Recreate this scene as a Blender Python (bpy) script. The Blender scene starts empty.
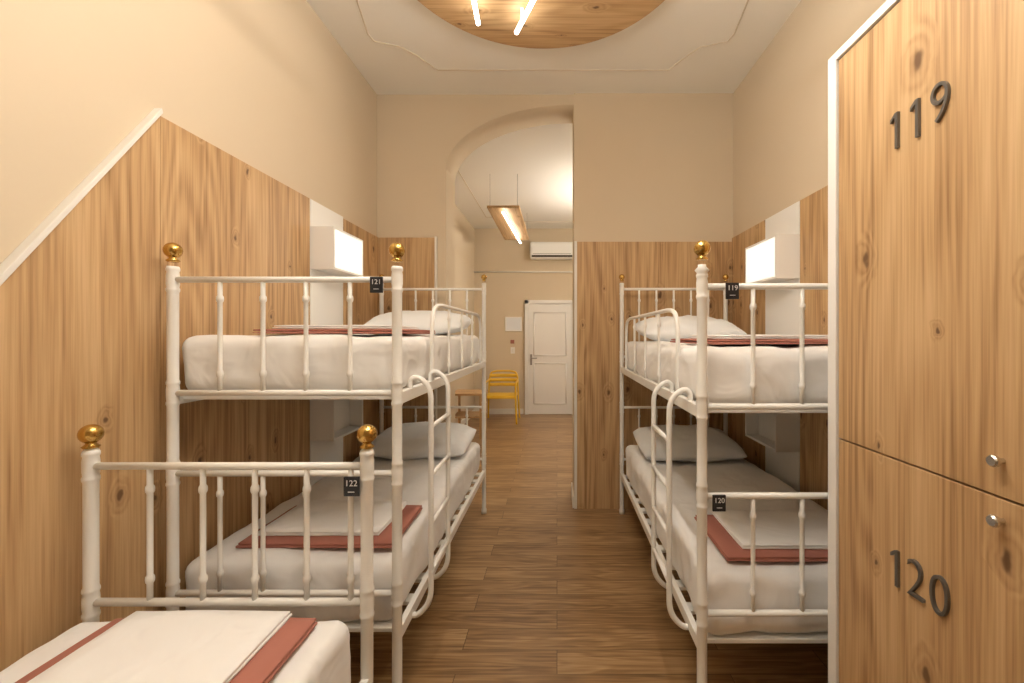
import bpy, bmesh, math, random
from mathutils import Vector, noise
random.seed(3)
S=bpy.context.scene
COL=S.collection
F=432.0; CH=1.48
S.view_settings.view_transform='Standard'
S.view_settings.exposure=0.16

# ------------------------------------------------------------ node helpers
class NT:
    def __init__(s,name):
        s.m=bpy.data.materials.new(name); s.m.use_nodes=True
        s.t=s.m.node_tree; s.b=s.t.nodes['Principled BSDF']
    def n(s,typ,**kw):
        x=s.t.nodes.new(typ)
        for k,v in kw.items(): setattr(x,k,v)
        return x
    def l(s,a,b): s.t.links.new(a,b)
    def put(s,sock,v):
        if hasattr(v,'is_output') : s.l(v,sock)
        else: sock.default_value=v
    def math(s,op,a,b=0.0,c=None,clamp=False):
        x=s.n('ShaderNodeMath',operation=op); x.use_clamp=clamp
        s.put(x.inputs[0],a); s.put(x.inputs[1],b)
        if c is not None: s.put(x.inputs[2],c)
        return x.outputs[0]
    def vec(s,op,a,b):
        x=s.n('ShaderNodeVectorMath',operation=op)
        s.put(x.inputs[0],a); s.put(x.inputs[1],b)
        return x.outputs['Value'] if op=='DOT_PRODUCT' else x.outputs[0]
    def comb(s,a,b,c=0.0):
        x=s.n('ShaderNodeCombineXYZ')
        for i,v in enumerate((a,b,c)): s.put(x.inputs[i],v)
        return x.outputs[0]
    def pos(s): return s.n('ShaderNodeTexCoord').outputs['Object']
    def noise(s,v,scale=1,detail=3,rough=.5,dist=0):
        x=s.n('ShaderNodeTexNoise'); s.l(v,x.inputs['Vector'])
        x.inputs['Scale'].default_value=scale; x.inputs['Detail'].default_value=detail
        x.inputs['Roughness'].default_value=rough; x.inputs['Distortion'].default_value=dist
        return x.outputs['Fac']
    def ramp(s,f,stops):
        x=s.n('ShaderNodeValToRGB'); s.l(f,x.inputs[0]); e=x.color_ramp.elements
        while len(e)<len(stops): e.new(0.5)
        for i,(p,c) in enumerate(stops):
            e[i].position=p; e[i].color=(*c,1)
        return x.outputs[0]
    def mix(s,f,a,b,mode='MIX'):
        x=s.n('ShaderNodeMix',data_type='RGBA',blend_type=mode)
        s.put(x.inputs[0],f); s.put(x.inputs[6],a if hasattr(a,'is_output') else (*a,1)); s.put(x.inputs[7],b if hasattr(b,'is_output') else (*b,1))
        return x.outputs[2]
    def mrange(s,v,a,b,c,d):
        x=s.n('ShaderNodeMapRange'); x.interpolation_type='SMOOTHSTEP'
        s.l(v,x.inputs[0])
        for i,q in enumerate((a,b,c,d)): x.inputs[i+1].default_value=q
        return x.outputs[0]
    def bump(s,h,strength=.2,dist=.01):
        x=s.n('ShaderNodeBump'); x.inputs['Strength'].default_value=strength; x.inputs['Distance'].default_value=dist
        s.l(h,x.inputs['Height']); s.l(x.outputs[0],s.b.inputs['Normal'])

def plain(name,c,rough=.5,metal=0,var=0.03,sc=3):
    t=NT(name)
    if var:
        n=t.noise(t.pos(),sc,1)
        col=t.mix(n,tuple(x*(1-var) for x in c),tuple(min(1,x*(1+var)) for x in c))
        t.l(col,t.b.inputs['Base Color'])
    else: t.b.inputs['Base Color'].default_value=(*c,1)
    t.b.inputs['Roughness'].default_value=rough; t.b.inputs['Metallic'].default_value=metal
    return t.m

def emis(name,c,st):
    t=NT(name)
    t.b.inputs['Base Color'].default_value=(*c,1)
    t.b.inputs['Emission Color'].default_value=(*c,1)
    t.b.inputs['Emission Strength'].default_value=st
    return t.m

def wood(name,axis='Z',light=(.64,.43,.225),mid=(.52,.325,.155),dark=(.31,.17,.07),stave=.21):
    t=NT(name); p=t.pos()
    if axis=='Z': dirv=(1,1,0); lon=(0,0,1); A=(2.6,2.6,.34); Fn=(95,95,2.2); B=(22,22,.8)
    elif axis=='X': dirv=(0,1,0); lon=(1,0,0); A=(.34,2.6,2.6); Fn=(2.2,95,95); B=(.8,22,22)
    else: dirv=(1,0,0); lon=(0,1,0); A=(2.6,.34,2.6); Fn=(95,2.2,95); B=(22,.8,22)
    u=t.vec('DOT_PRODUCT',p,dirv); v=t.vec('DOT_PRODUCT',p,lon)
    sid=t.math('FLOOR',t.math('DIVIDE',t.math('ADD',u,20.03),stave))
    wn=t.n('ShaderNodeTexWhiteNoise',noise_dimensions='1D'); t.l(sid,wn.inputs['W'])
    w=wn.outputs['Value']
    off=t.comb(t.math('MULTIPLY',w,5.0),t.math('MULTIPLY',w,6.0),t.math('MULTIPLY',w,7.0))
    q=t.vec('ADD',p,off)
    n1=t.noise(t.vec('MULTIPLY',q,A),1,1,.5,.4)
    kn=t.noise(p,28,1)
    wob=t.math('MULTIPLY',t.math('SUBTRACT',kn,.5),.10)
    vo=t.n('ShaderNodeTexVoronoi',voronoi_dimensions='2D')
    t.l(t.comb(t.math('MULTIPLY_ADD',u,4.8,wob),t.math('MULTIPLY_ADD',v,2.7,wob)),vo.inputs['Vector']); vo.inputs['Scale'].default_value=1
    d=vo.outputs['Distance']
    sp=t.n('ShaderNodeSeparateColor'); t.l(vo.outputs['Color'],sp.inputs[0])
    on=t.math('GREATER_THAN',sp.outputs[0],.5)
    size=t.math('MULTIPLY_ADD',sp.outputs[1],.65,.25)
    d=t.math('DIVIDE',d,size)
    halo=t.math('MULTIPLY',t.mrange(d,0.02,.42,1,0),on)
    k=t.math('MULTIPLY',t.mrange(d,.04,.12,1,0),on)
    ph=t.math('ADD',t.math('MULTIPLY',n1,80),t.math('MULTIPLY',halo,14))
    s=t.math('MULTIPLY_ADD',t.math('SINE',ph),.5,.5)
    fine=t.noise(t.vec('MULTIPLY',q,Fn),1,2,.6)
    mid_n=t.noise(t.vec('MULTIPLY',q,B),1,2,.6)
    fac=t.math('ADD',t.math('MULTIPLY',fine,.66),t.math('MULTIPLY',s,.14))
    fac=t.math('ADD',fac,t.math('MULTIPLY',mid_n,.34))
    fac=t.math('ADD',fac,t.math('MULTIPLY',w,.13))
    col=t.ramp(fac,[(.40,dark),(.61,mid),(.82,light)])
    col=t.mix(t.math('MULTIPLY',halo,.34),col,dark)
    col=t.mix(t.math('MULTIPLY',k,.85),col,(.10,.045,.018))
    t.l(col,t.b.inputs['Base Color']); t.b.inputs['Roughness'].default_value=.5
    return t.m

def floor_mat():
    t=NT('oak_plank_floor'); p=t.pos()
    br=t.n('ShaderNodeTexBrick'); t.l(p,br.inputs['Vector'])
    br.inputs['Color1'].default_value=(0,0,0,1); br.inputs['Color2'].default_value=(1,1,1,1); br.inputs['Mortar'].default_value=(.5,.5,.5,1)
    br.inputs['Scale'].default_value=1; br.inputs['Mortar Size'].default_value=.0015; br.inputs['Brick Width'].default_value=1.2
    br.inputs['Row Height'].default_value=.145; br.offset=.37
    fr=br.outputs['Color']; bw=t.n('ShaderNodeRGBToBW'); t.l(fr,bw.inputs[0]); w=bw.outputs[0]
    off=t.n('ShaderNodeCombineXYZ')
    for i in range(3): t.l(t.math('MULTIPLY',w,9.0+i),off.inputs[i])
    q=t.vec('ADD',p,off.outputs[0])
    fine=t.noise(t.vec('MULTIPLY',q,(2.2,70,70)),1,3,.65)
    n1=t.noise(t.vec('MULTIPLY',q,(1.2,10,9)),1,2,.6,.5)
    s=t.math('MULTIPLY_ADD',t.math('SINE',t.math('MULTIPLY',n1,45)),.5,.5)
    fac=t.math('ADD',t.math('MULTIPLY',fine,.60),t.math('MULTIPLY',s,.10))
    fac=t.math('ADD',fac,t.math('MULTIPLY',n1,.22)); fac=t.math('ADD',fac,t.math('MULTIPLY',w,.14))
    col=t.ramp(fac,[(.34,(.16,.083,.033)),(.54,(.32,.188,.084)),(.76,(.53,.355,.18))])
    col=t.mix(br.outputs['Fac'],col,(.08,.045,.02))
    t.l(col,t.b.inputs['Base Color']); t.b.inputs['Roughness'].default_value=.31
    return t.m

def fabric(name,c,wr=.25):
    t=NT(name); p=t.pos()
    t.b.inputs['Base Color'].default_value=(*c,1); t.b.inputs['Roughness'].default_value=.9
    t.bump(t.noise(p,6,2,.5,.7),wr,.03)
    return t.m

M=dict(
 wall=plain('painted_wall_beige',(.67,.56,.41),.85,var=.015),
 ceil=plain('painted_ceiling',(.90,.875,.82),.9,var=.01),
 line=plain('ceiling_moulding_paint',(.66,.58,.47),.8),
 wood=wood('knotty_oak_panel'),
 woodX=wood('oak_disc','X'),
 woodY=wood('oak_board','Y'),
 floor=floor_mat(),
 frame=plain('cream_painted_steel',(.90,.885,.84),.32,var=0),
 brass=plain('polished_brass',(.62,.40,.12),.22,1,var=0),
 sheet=fabric('white_sheet',(.91,.90,.885),.6),
 pillow=fabric('pale_pillowcase',(.87,.89,.905),.4),
 red=fabric('terracotta_blanket',(.43,.17,.125),.2),
 white=plain('white_laminate',(.88,.87,.84),.45,var=0),
 trim=plain('white_trim',(.82,.79,.73),.5,var=0),
 door=plain('white_door_paint',(.88,.86,.83),.4,var=0),
 black=plain('black_plastic',(.012,.013,.018),.35,var=0),
 txt=plain('tag_print_white',(.85,.85,.85),.5,var=0),
 steel=plain('brushed_steel',(.36,.34,.33),.35,1,var=0),
 numeral=plain('pewter_numeral',(.17,.16,.145),.4,.6,var=0),
 chrome=plain('satin_chrome',(.7,.68,.64),.22,1,var=0),
 yellow=plain('yellow_plastic',(.80,.50,.03),.4,var=0),
 tube=emis('led_tube',(1,.94,.85),15),
 fillb=emis('fill_tube_room',(1,.935,.84),80),  # glow of the added fill tubes in the dormitory
 tubeh=emis('led_tube_hall',(1,.94,.85),10),
 fillhb=emis('fill_tube_hall',(1,.935,.84),78),  # glow of the added fill tubes in the hall
 box=emis('lit_opal_panel',(1,.97,.90),.66),
 paper=plain('paper_print',(.80,.82,.85),.7),
 dark=plain('dark_gap',(.05,.035,.02),.8,var=0),
)

# ------------------------------------------------------------ mesh helpers
def obj(name,bm,mat,parent=None,smooth=False,bevel=0,autos=False):
    bmesh.ops.recalc_face_normals(bm,faces=bm.faces)
    me=bpy.data.meshes.new(name); bm.to_mesh(me); bm.free()
    if smooth:
        for f in me.polygons: f.use_smooth=True
    mats=mat if isinstance(mat,(list,tuple)) else [mat]
    for x in mats: me.materials.append(x)
    o=bpy.data.objects.new(name,me); COL.objects.link(o)
    if parent: o.parent=parent
    if bevel:
        b=o.modifiers.new('bevel','BEVEL'); b.width=bevel; b.segments=2; b.limit_method='ANGLE'
    return o
def empty(name):
    o=bpy.data.objects.new(name,None); o.empty_display_size=.1; COL.objects.link(o); return o
def addbox(bm,x0,x1,y0,y1,z0,z1,mi=0):
    v=[bm.verts.new((x,y,z)) for x in (x0,x1) for y in (y0,y1) for z in (z0,z1)]
    for f in ((0,1,3,2),(4,6,7,5),(0,4,5,1),(2,3,7,6),(0,2,6,4),(1,5,7,3)):
        fc=bm.faces.new([v[i] for i in f]); fc.material_index=mi
def box(name,x0,x1,y0,y1,z0,z1,mat,parent=None,bevel=0):
    bm=bmesh.new(); addbox(bm,x0,x1,y0,y1,z0,z1); return obj(name,bm,mat,parent,bevel=bevel)
def chaikin(P,it=2):
    P=[Vector(p) for p in P]
    for _ in range(it):
        Q=[P[0]]
        for a,b in zip(P[:-1],P[1:]):
            Q+= [a*.75+b*.25,a*.25+b*.75]
        Q.append(P[-1]); P=Q
    return P
def tube(bm,P,r,seg=10,mi=0):
    P=[Vector(p) for p in P]; rings=[]; ref=None
    for i,p in enumerate(P):
        d=(P[min(i+1,len(P)-1)]-P[max(i-1,0)]).normalized()
        if ref is None: ref=Vector((0,0,1)) if abs(d.z)<.9 else Vector((1,0,0))
        u=(ref-d*ref.dot(d)).normalized(); v=d.cross(u); ref=u
        rings.append([bm.verts.new(p+u*r*math.cos(2*math.pi*k/seg)+v*r*math.sin(2*math.pi*k/seg)) for k in range(seg)])
    for a,b in zip(rings[:-1],rings[1:]):
        for k in range(seg):
            f=bm.faces.new((a[k],a[(k+1)%seg],b[(k+1)%seg],b[k])); f.material_index=mi
    for e in (rings[0],rings[-1]):
        bm.faces.new(e).material_index=mi
def lathe(bm,x,y,prof,seg=18,axis='Z',mi=0):
    rings=[]
    for r,h in prof:
        ring=[]
        for k in range(seg):
            a=2*math.pi*k/seg; c,s=max(r,1e-4)*math.cos(a),max(r,1e-4)*math.sin(a)
            ring.append(bm.verts.new((x+c,y+s,h) if axis=='Z' else (h,x+c,y+s)))
        rings.append(ring)
    for a,b in zip(rings[:-1],rings[1:]):
        for k in range(seg):
            bm.faces.new((a[k],a[(k+1)%seg],b[(k+1)%seg],b[k])).material_index=mi
    for e in (rings[0],rings[-1]): bm.faces.new(e).material_index=mi
def softbox(bm,x0,x1,y0,y1,z0,z1,r,step=.035,amp=0.0,fr=4,seed=0,mi=0,sag=0):
    nx=max(4,int((x1-x0)/step)); ny=max(4,int((y1-y0)/step)); nz=max(4,int((z1-z0)/step))
    c={}
    lo=Vector((x0+r,y0+r,z0+r)); hi=Vector((x1-r,y1-r,z1-r))
    def warp(t): return .5-.5*math.cos(math.pi*t)*(.15)-.5*(1-2*t)*.85
    def V(i,j,k):
        key=(i,j,k)
        if key in c: return c[key]
        p=Vector((x0+(x1-x0)*warp(i/nx),y0+(y1-y0)*warp(j/ny),z0+(z1-z0)*k/nz))
        q=Vector([min(max(p[a],lo[a]),hi[a]) for a in range(3)])
        d=p-q
        n=d.normalized() if d.length>1e-7 else Vector((0,0,1))
        p=q+n*min(r,d.length if sum(abs(d[a])>1e-7 for a in range(3))<2 else r) if d.length>1e-7 else p
        if amp:
            h=noise.fractal(Vector((p.x*fr+seed,p.y*fr*.8,p.z*fr)),.9,2.1,3)
            side=1-abs(n.z)
            h+=side*1.0*noise.noise(Vector(((p.x+p.y)*11+seed,p.z*2.0,seed)))
            p=p+n*h*amp
        c[key]=bm.verts.new(p); return c[key]
    def face(*a):
        f=bm.faces.new(a); f.material_index=mi; f.smooth=True
    for i in range(nx):
        for j in range(ny):
            for k in (0,nz): face(V(i,j,k),V(i+1,j,k),V(i+1,j+1,k),V(i,j+1,k))
    for i in range(nx):
        for k in range(nz):
            for j in (0,ny): face(V(i,j,k),V(i+1,j,k),V(i+1,j,k+1),V(i,j,k+1))
    for j in range(ny):
        for k in range(nz):
            for i in (0,nx): face(V(i,j,k),V(i,j+1,k),V(i,j+1,k+1),V(i,j,k+1))
def prism_x(name,yz,x0,x1,mat,parent=None,bevel=0):
    bm=bmesh.new(); a=[bm.verts.new((x0,y,z)) for y,z in yz]; b=[bm.verts.new((x1,y,z)) for y,z in yz]
    bm.faces.new(a); bm.faces.new(b)
    for i in range(len(a)): bm.faces.new((a[i],a[(i+1)%len(a)],b[(i+1)%len(a)],b[i]))
    return obj(name,bm,mat,parent,bevel=bevel)
def text(name,s,size,loc,face,depth,mat,parent,sx=1):
    cu=bpy.data.curves.new(name,'FONT'); cu.body=s; cu.size=size; cu.extrude=depth; cu.align_x='CENTER'; cu.align_y='CENTER'
    if size>.05: cu.offset=-.0024; cu.space_character=1.12
    o=bpy.data.objects.new(name,cu); COL.objects.link(o)
    bpy.context.view_layer.update()
    me=bpy.data.meshes.new_from_object(o.evaluated_get(bpy.context.evaluated_depsgraph_get()))
    bpy.data.objects.remove(o)
    x,y,z=loc
    for v in me.vertices:
        a,b,c=v.co; a*=sx
        v.co=(x+a,y-c,z+b) if face=='-Y' else (x-c,y-a,z+b)
    me.materials.clear(); me.materials.append(mat)
    o=bpy.data.objects.new(name,me); COL.objects.link(o); o.parent=parent
    return o

# ------------------------------------------------------------ room
XL,XR,H=-1.55,1.51,3.55
YB=-2.2; YP=3.72; YE=8.1; HH=3.475
box('floor',XL-.15,XR+.15,YB-.15,YE+.15,-.1,0,M['floor'])
box('wall_left',XL-.15,XL,YB,YE,0,H+.1,M['wall'])
box('wall_right',XR,XR+.15,YB,YE,0,H+.1,M['wall'])
box('wall_rear',XL-.15,XR+.15,YB-.15,YB,0,H+.1,M['wall'])
box('wall_far',XL-.15,XR+.15,YE,YE+.15,0,H+.1,M['wall'])
box('ceiling',XL,XR,YB,YP+.33,H,H+.1,M['ceil'])
box('ceiling_hall',XL,XR,YP+.33,YE,HH,H+.1,M['ceil'])
# partition with arch (quarter visible) and pier
bm=bmesh.new(); ox=-.955; px=.146; cx=.16; sp=2.90; ap=3.465
addbox(bm,XL,ox,YP,YP+.33,0,H)
N=32; xs=[]
for i in range(N+1):
    a=math.pi-(math.pi/2)*i/N
    xs.append((min(px,cx+(cx-ox)*math.cos(a)),sp+(ap-sp)*math.sin(a)))
rows=[[bm.verts.new((x,y,zz)) for x,z in xs for zz in (z,H)] for y in (YP,YP+.33)]
for i in range(N):
    for r in rows: bm.faces.new((r[2*i],r[2*i+2],r[2*i+3],r[2*i+1]))
    f=bm.faces.new((rows[0][2*i],rows[1][2*i],rows[1][2*i+2],rows[0][2*i+2])); f.smooth=True
obj('wall_partition',bm,M['wall'])
box('wall_pier',px,XR,YP-.02,YP+.33,0,H,M['wall'])
# oak wainscot panels
PT=2.325; t=.02
prism_x('wall_panel_left',[(.15,0),(.15,.088),(1.185,1.628),(1.665,PT+.01),(1.665,0)],XL,XL+t,M['wood'])
box('wall_panel_left.001',XL,XL+t,1.667,2.674,0,PT,M['wood'])
box('wall_panel_left.002',XL,XL+t,3.092,YP-.021,0,PT-.01,M['wood'],bevel=.001)
# sloping white trim along the diagonal
dy,dz=1.665-.15,2.335-.088; L=math.hypot(dy,dz); nx_,nz_=-dz/L*.024,dy/L*.024
prism_x('trim_1',[(.15,.088),(1.665,PT+.01),(1.665+nx_*.2,PT+.01+nz_*1.3),(.15+nx_,.088+nz_)],XL,XL+.033,M['trim'],bevel=.002)
box('wall_panel_right',XR-t,XR,3.092,YP-.041,0,PT-.02,M['wood'],bevel=.001)
box('wall_panel_right.001',XR-t,XR,.2,2.65,0,PT-.02,M['wood'],bevel=.001)
box('wall_panel_far_left',XL+t,-1.05,YP-.02,YP,0,PT-.01,M['wood'],bevel=.001)
box('wall_panel_pier',.172,XR-t,YP-.04,YP-.02,0,2.275,M['wood'],bevel=.001)
box('trim_2',px+.001,.17,YP-.045,YP-.02,0,2.28,M['trim'],bevel=.002)
box('trim_3',-1.048,-1.03,YP-.025,YP,0,PT,M['trim'],bevel=.002)
box('baseboard_pier',px-.014,px,YP-.03,YP+.33,0,.1,M['trim'],bevel=.003)
box('baseboard_far',XL,-.63,YE-.015,YE,0,.1,M['trim'],bevel=.003)
box('baseboard_left',XL,XL+.014,YP+.34,YE-.016,0,.1,M['trim'],bevel=.003)

# bedside niche: white strip + boxes
def niche(side):
    e=empty('wall_reading_light_unit')
    if side<0: a,b=XL,XL+.022; f=XL+.165; z1,z2=1.89,2.155
    else: a,b=XR-.022,XR; f=XR-.165; z1,z2=1.83,2.10
    y0,y1=2.68,3.088
    if side>0: y0=2.655
    box('back_panel',a,b,y0,y1,.0,PT-(.0 if side<0 else .02),M['white'],e,.002)
    s=-side
    def shell(nm,z1,z2,lit):
        bm=bmesh.new()
        w=.014; xa=b if side<0 else a; xs=sorted((xa,f))
        addbox(bm,xs[0],xs[1],y0,y0+w,z1,z2); addbox(bm,xs[0],xs[1],y1-w,y1,z1,z2)
        addbox(bm,xs[0],xs[1],y0+w,y1-w,z1,z1+w); addbox(bm,xs[0],xs[1],y0+w,y1-w,z2-w,z2)
        obj(nm+'_shell',bm,M['white'],e)
        if lit:
            xx=sorted((f-s*.012,f-s*.002))
            box(nm+'_diffuser',xx[0],xx[1],y0+w,y1-w,z1+w,z2-w,M['box'],e)
        else:
            xx=sorted((f-s*.10,f-s*.09))
            box(nm+'_back',xx[0],xx[1],y0+w,y1-w,z1+w,z2-w,M['white'],e)
    shell('lamp',z1,z2,True)
    shell('shelf',z1-1.07,z2-1.05,False)
niche(-1); niche(1)

# ceiling mouldings
def cp(x,y,z=H):
    d=(z-CH)*F/(335-y); return ((x-557)*d/F,d,z)
bm=bmesh.new()
P=[cp(357,0),cp(368,34),cp(374,41),cp(402,47),cp(416,55),cp(438,70),cp(668,70),cp(688,55),cp(700,47),cp(728,41),cp(734,34),cp(748,0)]
P=[(P[0][0],.4,H)]+P+[(P[-1][0],.4,H)]
tube(bm,[(x,y,z-.001) for x,y,z in P],.0055,6)
obj('trim_ceiling_moulding',bm,M['line'])
bm=bmesh.new()
P=[(-1.2,4.6,HH),(-1.2,7.3,HH),(-.95,7.35,HH),(-.9,7.6,HH),(.9,7.6,HH),(.9,4.6,HH)]
tube(bm,P,.007,6); obj('trim_hall_moulding',bm,M['line'])

# round oak ceiling lamps
e=empty('round_ceiling_lamp')
bm=bmesh.new(); lathe(bm,-.096,2.20,[(.86,H),(.86,H-.04),(.855,H-.045)],96); obj('oak_disc',bm,M['woodX'],e)
bm=bmesh.new(); bz=bmesh.new()
for a,b in [((-.492,2.70),(-.45,1.75)),((-.262,2.78),(.12,1.95)),((.47,2.42),(.15,1.6))]:
    tube(bm,[(a[0],a[1],H-.125),(b[0],b[1],H-.125)],.013,10)
    for q in (.12,.88):
        x=a[0]+(b[0]-a[0])*q; y=a[1]+(b[1]-a[1])*q
        addbox(bz,x-.01,x+.01,y-.01,y+.01,H-.113,H-.045)
obj('led_tubes',bm,M['tube'],e,True); obj('tube_clips',bz,M['white'],e)
# added fill lights: bare tubes on cables, hung out of view
def fill_tubes(cx,cy,z,Ln,hc,mat):
    e=empty('added_fill_tubes')
    bm=bmesh.new(); bz=bmesh.new()
    for x in (cx-.25,cx+.25):
        tube(bm,[(x,cy-Ln/2,z),(x,cy+Ln/2,z)],.016,10)
        for y in (cy-Ln*.4,cy+Ln*.4): tube(bz,[(x,y,z+.016),(x,y,hc)],.003,6)
    obj('led_tubes',bm,mat,e,True); obj('cables',bz,M['steel'],e)
fill_tubes(-.02,.95,3.02,1.4,H,M['fillb'])  # unseen fill added above the view to brighten ceiling and room

# hall hanging lamp
e=empty('pendant_board_lamp')
box('board',-.86,-.46,5.3,7.1,3.04,3.07,M['woodY'],e,.003)
bm=bmesh.new(); tube(bm,[(-.665,5.32,2.99),(-.60,7.08,2.99)],.014,10); obj('led_tube',bm,M['tubeh'],e,True)
bm=bmesh.new()
for x in (-.83,-.49):
    for y in (5.35,7.05): tube(bm,[(x,y,3.07),(x,y,HH)],.003,6)
obj('cables',bm,M['steel'],e)
fill_tubes(.95,5.9,2.80,1.3,HH,M['fillhb'])  # fill added for the hall, hidden behind the pier

# ------------------------------------------------------------ beds
def post_prof(top,rings,r=.0185,z0=0.0):
    pr=[(r*1.25,z0),(r*1.25,z0+.03),(r,z0+.045)]
    for z in sorted(rings):
        pr+=[(r,z-.05),(r*1.16,z-.042),(r*1.16,z-.035),(r*1.02,z-.03),(r*1.12,z-.015),(r*1.12,z+.015),(r*1.02,z+.03),(r*1.16,z+.035),(r*1.16,z+.042),(r,z+.05)]
    pr+=[(r,top-.10),(r*1.45,top-.085),(r*1.45,top-.075),(r*.8,top-.062),(r*.8,top-.055)]
    out=[pr[0]]
    for q in pr[1:]:
        if q[1]>out[-1][1]+1e-4: out.append(q)
    return out
def ball(bm,x,y,z,r=.03):
    n=14; pr=[(r*.62,z-r*1.45),(r*.75,z-r*1.3),(r*.45,z-r*1.05)]
    pr+=[(r*math.sin(math.pi*i/n),z-r*math.cos(math.pi*i/n)) for i in range(2,n+1)]
    lathe(bm,x,y,pr,20)
def baluster(bm,x,y,z0,z1,r=.0082):
    h=z1-z0
    pr=[(r,z0)]
    for q in (.16,.84):
        z=z0+h*q; pr+=[(r,z-.014),(r*1.4,z-.008),(r*1.5,z),(r*1.4,z+.008),(r,z+.014)]
    pr+=[(r,z1)]
    lathe(bm,x,y,pr,10)
def endpanel(bm,xs,y,x0,x1,zb,zt,r=.0118):
    tube(bm,[(x0,y,zb),(x1,y,zb)],r,12); tube(bm,[(x0,y,zt),(x1,y,zt)],r,12)
    for x in xs: baluster(bm,x,y,zb+r*.5,zt-r*.5)
def mattress(name,x0,x1,y0,y1,z0,z1,seed,e):
    bm=bmesh.new(); softbox(bm,x0,x1,y0,y1,z0,z1,.05,.022,.015,4.2,seed); return obj(name,bm,M['sheet'],e,True)
def tag(e,x,y,z,s):
    box('number_tag_'+s,x-.024,x+.024,y-.026,y-.018,z-.034,z+.026,M['black'],e,.002)
    text('tag_text_'+s,s,.026,(x,y-.0265,z+.006),'-Y',.0006,M['txt'],e)
    box('tag_line_'+s,x-.01,x+.01,y-.0268,y-.026,z-.021,z-.019,M['txt'],e)

def bunk(xa,xw,y0,y1,zu_t,zu_b,zl_t,zl_b,mt_u,mt_l,tags,lad,hoop,bal):
    e=empty('bunk_bed')
    s=1 if xw>xa else -1
    top=1.815
    xmin,xmax=min(xa,xw),max(xa,xw)
    bm=bmesh.new(); fb=bmesh.new()
    for x in (xa,xw):
        lathe(bm,x,y0,post_prof(top-.02,[zl_b,zl_t,zu_b,zu_t]),20); ball(fb,x,y0,top-.022+.008)
        lathe(bm,x,y1,post_prof(top+.14,[.45,.88,1.30,1.86],.017),20); ball(fb,x,y1,top+.145,.024)
    obj('posts',bm,M['frame'],e,True); obj('finials',fb,M['brass'],e,True)
    bm=bmesh.new()
    endpanel(bm,bal,y0,xmin,xmax,zu_b,zu_t)
    endpanel(bm,bal,y0,xmin,xmax,zl_b,zl_t)
    hb=[xmin+(xmax-xmin)*i/6 for i in range(1,6)]
    endpanel(bm,hb,y1,xmin,xmax,1.30,1.86,.011); endpanel(bm,hb,y1,xmin,xmax,.45,.88,.011)
    obj('end_panels',bm,M['frame'],e,True)
    # side rails & slats
    bm=bmesh.new()
    ub=mt_u-.225; lb=mt_l-.25
    for z in (ub,lb):
        for x in (xa,xw):
            addbox(bm,x-.012,x+.012,y0,y1,z-.035,z+.012)
        n=12
        for i in range(n):
            y=y0+.06+(y1-y0-.12)*i/(n-1)
            addbox(bm,xmin+.012,xmax-.012,y-.03,y+.03,z-.02,z-.003)
    obj('side_rails_and_slats',bm,M['frame'],e,bevel=.003)
    mattress('upper_mattress',xmin-.005 if s<0 else xmin+.01,xmax-.03,y0+.03,y1-.03,ub-.003,mt_u,1.3*s,e)
    mattress('lower_mattress',xmin-.005 if s<0 else xmin+.02,xmax+.005 if s>0 else xmax-.02,y0+.03,y1-.03,lb-.003,mt_l,7.1*s,e)
    # ladder
    bm=bmesh.new(); out=xa-s*.085
    zt,zb=ub+.01,lb-.03
    for y in lad:
        P=[(xa,y,zt),(xa,y,zt+.035),(xa-s*.03,y,zt+.05),(out,y,zt-.0),(out,y,zt-.10),(out,y,zb+.16),(out,y,zb+.06),(xa-s*.035,y,zb+.0),(xa,y,zb)]
        tube(bm,chaikin(P,3),.0115,10)
    for i in range(4):
        z=zt-.16-(zt-zb-.34)*i/3
        tube(bm,[(out,lad[0],z),(out,lad[1],z)],.010,10)
    obj('ladder',bm,M['frame'],e,True)
    # guard hoop
    bm=bmesh.new(); ya,yb,zh=hoop
    P=[(xa,ya,ub),(xa,ya,ub+.15),(xa,ya,zh-.06),(xa,ya+.07,zh),(xa,ya+.35,zh),(xa,yb-.35,zh),(xa,yb-.07,zh),(xa,yb,zh-.06),(xa,yb,ub+.15),(xa,yb,ub)]
    tube(bm,chaikin(P,3),.0105,10)
    for q in (.25,.5,.75):
        y=ya+(yb-ya)*q; baluster(bm,xa,y,ub,zh-.003,.0075)
    obj('guard_rail',bm,M['frame'],e,True)
    for (x,z,st) in tags: tag(e,x,y0,z,st)
    return e
sL=1.64/F
balL=[(x-557)*sL for x in (220,263,306,350)]
bunk(-.607,-1.458,1.64,3.59,1.69,1.26,.955,.50,1.475,.60,[(-.676,1.672,'121')],(1.79,2.07),(2.1,3.42,1.635),balL)
sR=1.60/F
balR=[(x-557)*sR for x in (753,802,851,900)]
bunk(.537,1.397,1.60,3.58,1.66,1.215,.885,.45,1.43,.585,[(.64,1.645,'119'),(.592,.87,'120')],(1.74,2.02),(1.92,3.35,1.60),balR)

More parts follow.
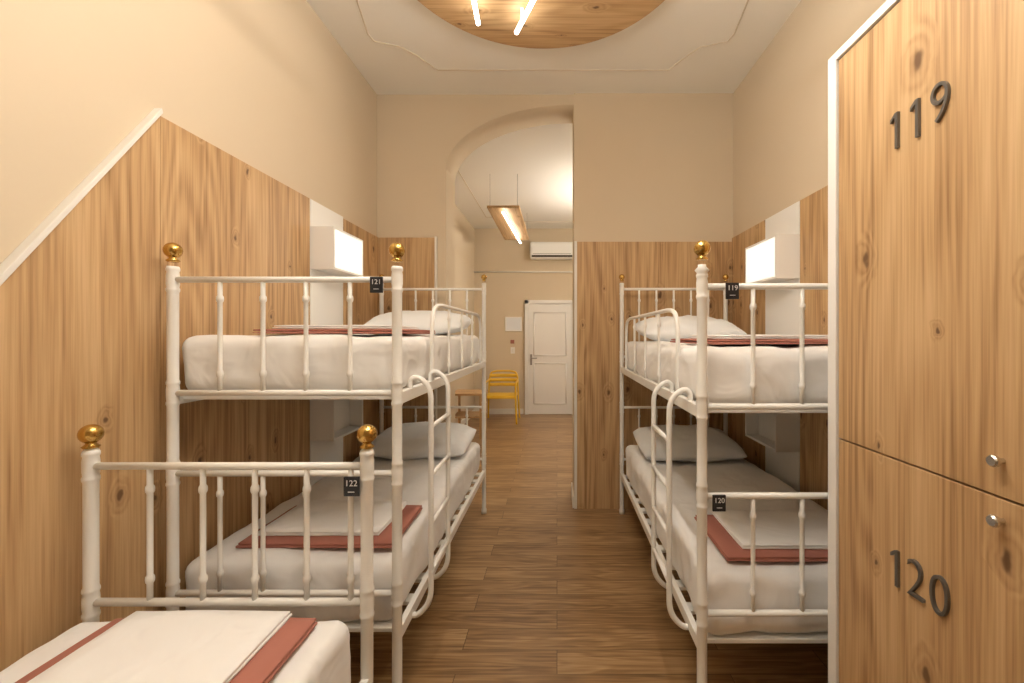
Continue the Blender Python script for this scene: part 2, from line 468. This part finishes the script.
def single_bed():
    e=empty('single_bed'); y0,y1=1.346,-.6; xa,xw=-.592,-1.452
    bm=bmesh.new(); fb=bmesh.new()
    for x in (xa,xw):
        lathe(bm,x,y0,post_prof(1.185,[.648,1.072]),20); ball(fb,x,y0,1.172)
        lathe(bm,x,y1,post_prof(1.185,[.648,1.072]),20); ball(fb,x,y1,1.172)
    obj('posts',bm,M['frame'],e,True); obj('finials',fb,M['brass'],e,True)
    bm=bmesh.new()
    bx=[(x-557)*1.346/F for x in (150,203,255,307,351)]
    endpanel(bm,bx,y0,xw,xa,.648,1.072); endpanel(bm,bx,y1,xw,xa,.648,1.072)
    obj('end_panels',bm,M['frame'],e,True)
    bm=bmesh.new()
    for x in (xa,xw): addbox(bm,x-.012,x+.012,y1,y0,.37,.42)
    for i in range(12):
        y=y1+.06+(y0-y1-.12)*i/11; addbox(bm,xw+.012,xa-.012,y-.03,y+.03,.385,.40)
    obj('side_rails_and_slats',bm,M['frame'],e,bevel=.003)
    mattress('mattress',xw+.01,xa-.02,y1+.03,y0-.035,.40,.635,3.3,e)
    tag(e,-.629,y0,1.02,'122')
single_bed()

def pillow(x,y,z,w,d,h,tilt,seed):
    bm=bmesh.new(); n=26
    rows={}
    for sgn in (1,-1):
        for i in range(n+1):
            for j in range(n+1):
                if sgn<0 and (i in (0,n) or j in (0,n)): rows[(sgn,i,j)]=rows[(1,i,j)]; continue
                u=-1+2*i/n; v=-1+2*j/n
                u=math.sin(u*math.pi/2); v=math.sin(v*math.pi/2)
                k=(max(0,1-abs(u)**3)**.5)*(max(0,1-abs(v)**3)**.5)
                px_=u*(w/2)*(1-.03*(1-v*v))*(1-.05*v*v*u*u); py=v*(d/2)*(1-.03*(1-u*u))*(1-.05*v*v*u*u)
                pz=h/2*k*sgn*(1 if sgn>0 else .75)
                pz+=.016*noise.fractal(Vector((px_*7+seed,py*7,sgn)),.8,2,3)*(k**.5)
                rows[(sgn,i,j)]=bm.verts.new((x+px_,y+py*math.cos(tilt),z+pz+py*math.sin(tilt)))
        for i in range(n):
            for j in range(n): bm.faces.new([rows[(sgn,a,b)] for a,b in ((i,j),(i+1,j),(i+1,j+1),(i,j+1))])
    return obj('pillow',bm,M['pillow'],None,True)
pillow(-1.02,3.24,1.475+.085,.72,.52,.20,.12,1)
pillow(-1.00,3.24,.60+.085,.74,.52,.20,.12,2)
pillow(.96,3.22,1.43+.085,.74,.52,.20,.12,3)
pillow(.96,3.22,.585+.085,.74,.52,.20,.12,4)

def linens(x0,x1,y0,y1,z,wx0,wx1,wy0,wy1,seed):
    bm=bmesh.new(); z+=.003
    for i in range(2): softbox(bm,x0+.004*i,x1-.003*i,y0+.004*i,y1,z+.0105*i,z+.0105*(i+1),.005,.05,.003,5,seed+i,0)
    for i in range(2): softbox(bm,wx0+.003*i,wx1-.003*i,wy0+.004*i,wy1,z+.022+.009*i,z+.022+.009*(i+1),.0044,.05,.003,5,seed+5+i,1)
    return obj('folded_bed_linen',bm,[M['red'],M['sheet']])
linens(-1.275,-.69,.55,1.245,.642,-1.22,-.765,.6,1.25,1)
linens(-1.31,-.67,1.76,2.16,.607,-1.27,-.75,1.82,2.17,2)
linens(-1.31,-.66,1.85,2.35,1.482,-1.26,-.75,1.91,2.36,3)
linens(.66,1.33,1.68,2.08,.593,.745,1.31,1.735,2.09,4)
linens(.60,1.33,1.80,2.30,1.437,.70,1.30,1.87,2.31,5)

# ------------------------------------------------------------ lockers
e=empty('locker_cabinet')
LX=.943; y0,y1=.22,1.45
box('carcass',LX+.022,XR-t-.001,y0,y1,.05,2.40,M['dark'],e)
box('plinth',LX+.03,XR-t-.001,y0,y1,0,.05,M['white'],e)
box('side_panel',LX-.008,XR-t-.001,y1,1.492,0,2.43,M['white'],e,.002)
box('side_panel_near',LX-.008,XR-t-.001,y0-.03,y0,0,2.43,M['white'],e,.002)
box('top_panel',LX-.008,XR-t-.001,y0,y1,2.402,2.43,M['white'],e,.002)
zs=1.134
n=0
for ya,yb in ((.858,1.447),(.223,.853)):
    for za,zb in ((.052,zs-.0025),(zs+.0025,2.399)):
        n+=1; box('door_leaf_%d'%n,LX,LX+.02,ya,yb,za,zb,M['wood'],e,.0015)
def knob(y,z):
    bm=bmesh.new(); lathe(bm,y,z,[(.006,LX),(.006,LX-.012),(.011,LX-.014),(.013,LX-.018),(.013,LX-.024),(.010,LX-.027)],20,'X'); obj('knob',bm,M['chrome'],e)
for y in (.913,.30):
    knob(y,1.48-126*.913/F); knob(y,1.48-186*.913/F)
def one(y,z,h=.099):
    w=.0098; P=[(w/2,-h/2),(w/2,h/2),(-w/2,h/2),(-w/2-.016,h/2-.013),(-w/2-.016,h/2-.023),(-w/2,h/2-.012),(-w/2,-h/2)]
    P=[(y-a,z+b) for a,b in P]
    prism_x('numeral_1',P,LX-.008,LX,M['numeral'],e)
one(1.192,2.045); one(1.124,2.045)
text('numeral_9','9',.145,(LX-.004,1.058,2.045),'-X',.004,M['numeral'],e,.86)
one(1.192,.835)
text('numeral_20','20',.145,(LX-.004,1.095,.835),'-X',.004,M['numeral'],e,.86)

# ------------------------------------------------------------ hall
e=empty('door_1')
box('leaf',-.53,.27,YE-.04,YE,.005,2.06,M['door'],e,.003)
bm=bmesh.new()
addbox(bm,-.60,-.532,YE-.06,YE,0,2.13); addbox(bm,.272,.34,YE-.06,YE,0,2.13); addbox(bm,-.60,.34,YE-.06,YE,2.062,2.13)
obj('frame',bm,M['door'],e,bevel=.004)
bm=bmesh.new()
for za,zb in ((.2,.95),(1.1,1.9)):
    for xa,xb in ((-.43,.17),):
        P=[(xa,YE-.042,za),(xb,YE-.042,za),(xb,YE-.042,zb),(xa,YE-.042,zb),(xa,YE-.042,za)]
        for a,b in zip(P[:-1],P[1:]): tube(bm,[a,b],.012,8)
obj('panel_moulding',bm,M['door'],e,True)
bm=bmesh.new(); addbox(bm,-.50,-.465,YE-.05,YE-.04,.92,1.12); tube(bm,[(-.483,YE-.05,1.05),(-.483,YE-.09,1.05),(-.37,YE-.09,1.05)],.009,8)
obj('handle',bm,M['steel'],e)
# AC
e=empty('air_conditioner')
bm=bmesh.new(); softbox(bm,-.50,.32,YE-.21,YE-.001,2.88,3.19,.04,.04); obj('housing',bm,M['white'],e,True)
bm=bmesh.new(); addbox(bm,-.46,.28,YE-.215,YE-.20,2.905,2.94); addbox(bm,-.44,.26,YE-.214,YE-.2,2.965,2.97)
obj('vent',bm,M['dark'],e)
# conduit
bm=bmesh.new(); tube(bm,[(XL,YE-.02,2.66),(.9,YE-.02,2.66)],.016,8); obj('trim_wall_conduit',bm,M['trim'],None,True)
e=empty('framed_notice')
bm=bmesh.new(); addbox(bm,-.97,-.66,YE-.02,YE,1.55,1.82); obj('frame',bm,M['white'],e,bevel=.003)
box('print',-.945,-.685,YE-.022,YE-.02,1.575,1.795,M['paper'],e)
e=empty('light_switch'); box('plate',-.87,-.79,YE-.012,YE,1.13,1.25,M['white'],e,.002); box('rocker',-.845,-.815,YE-.016,YE-.012,1.16,1.22,M['trim'],e)
box('call_button',-.87,-.80,YE-.03,YE,1.32,1.39,M['red'],e,.004)

def armchair(cx,cy):
    e=empty('yellow_armchair')
    bm=bmesh.new(); w,d=.26,.24
    for sx in (-1,1):
        tube(bm,chaikin([(cx+sx*(w+.02),cy-d-.02,0),(cx+sx*w,cy-d,.45),(cx+sx*w,cy-d+.01,.66),(cx+sx*w,cy-d+.06,.68),(cx+sx*w,cy+d-.05,.68),(cx+sx*w*.95,cy+d,.70)],2),.016,8)
        tube(bm,chaikin([(cx+sx*(w+.02),cy+d+.06,0),(cx+sx*w,cy+d,.45),(cx+sx*w*.95,cy+d+.03,.80),(cx+sx*w*.6,cy+d+.05,.84),(cx,cy+d+.055,.84)],2),.016,8)
    tube(bm,[(cx-w,cy-d,.43),(cx+w,cy-d,.43)],.012,8); tube(bm,[(cx-w,cy+d,.43),(cx+w,cy+d,.43)],.012,8)
    obj('legs_and_arms',bm,M['yellow'],e,True)
    bm=bmesh.new(); softbox(bm,cx-w,cx+w,cy-d,cy+d,.435,.465,.012,.04); obj('seat',bm,M['yellow'],e,True)
    bm=bmesh.new()
    for z in (.60,.68,.76):
        tube(bm,chaikin([(cx-w*.95,cy+d+.015,z),(cx-w*.4,cy+d+.06,z),(cx+w*.4,cy+d+.06,z),(cx+w*.95,cy+d+.015,z)],2),.03,8)
    obj('backrest',bm,M['yellow'],e,True)
armchair(-.95,7.42)
e=empty('wooden_side_table')
box('top',-1.52,-1.05,6.1,6.6,.62,.65,M['woodX'],e,.004)
box('shelf',-1.50,-1.07,6.12,6.58,.30,.32,M['woodX'],e,.003)
bm=bmesh.new()
for x in (-1.50,-1.10):
    for y in (6.12,6.55): addbox(bm,x,x+.035,y,y+.035,0,.62)
obj('legs',bm,M['wood'],e,bevel=.003)

# ------------------------------------------------------------ world, camera
w=bpy.data.worlds.new('world'); S.world=w; w.use_nodes=True
w.node_tree.nodes['Background'].inputs[0].default_value=(1,.9,.8,1); w.node_tree.nodes['Background'].inputs[1].default_value=.3
cd=bpy.data.cameras.new('camera'); cam=bpy.data.objects.new('camera',cd); COL.objects.link(cam)
cam.location=(0,0,CH); cam.rotation_euler=(math.radians(90),0,0)
cd.sensor_fit='HORIZONTAL'; cd.sensor_width=36; cd.lens=F/1024*36
cd.shift_x=-45/1024; cd.shift_y=-6.5/1024; cd.clip_start=.02
S.camera=cam
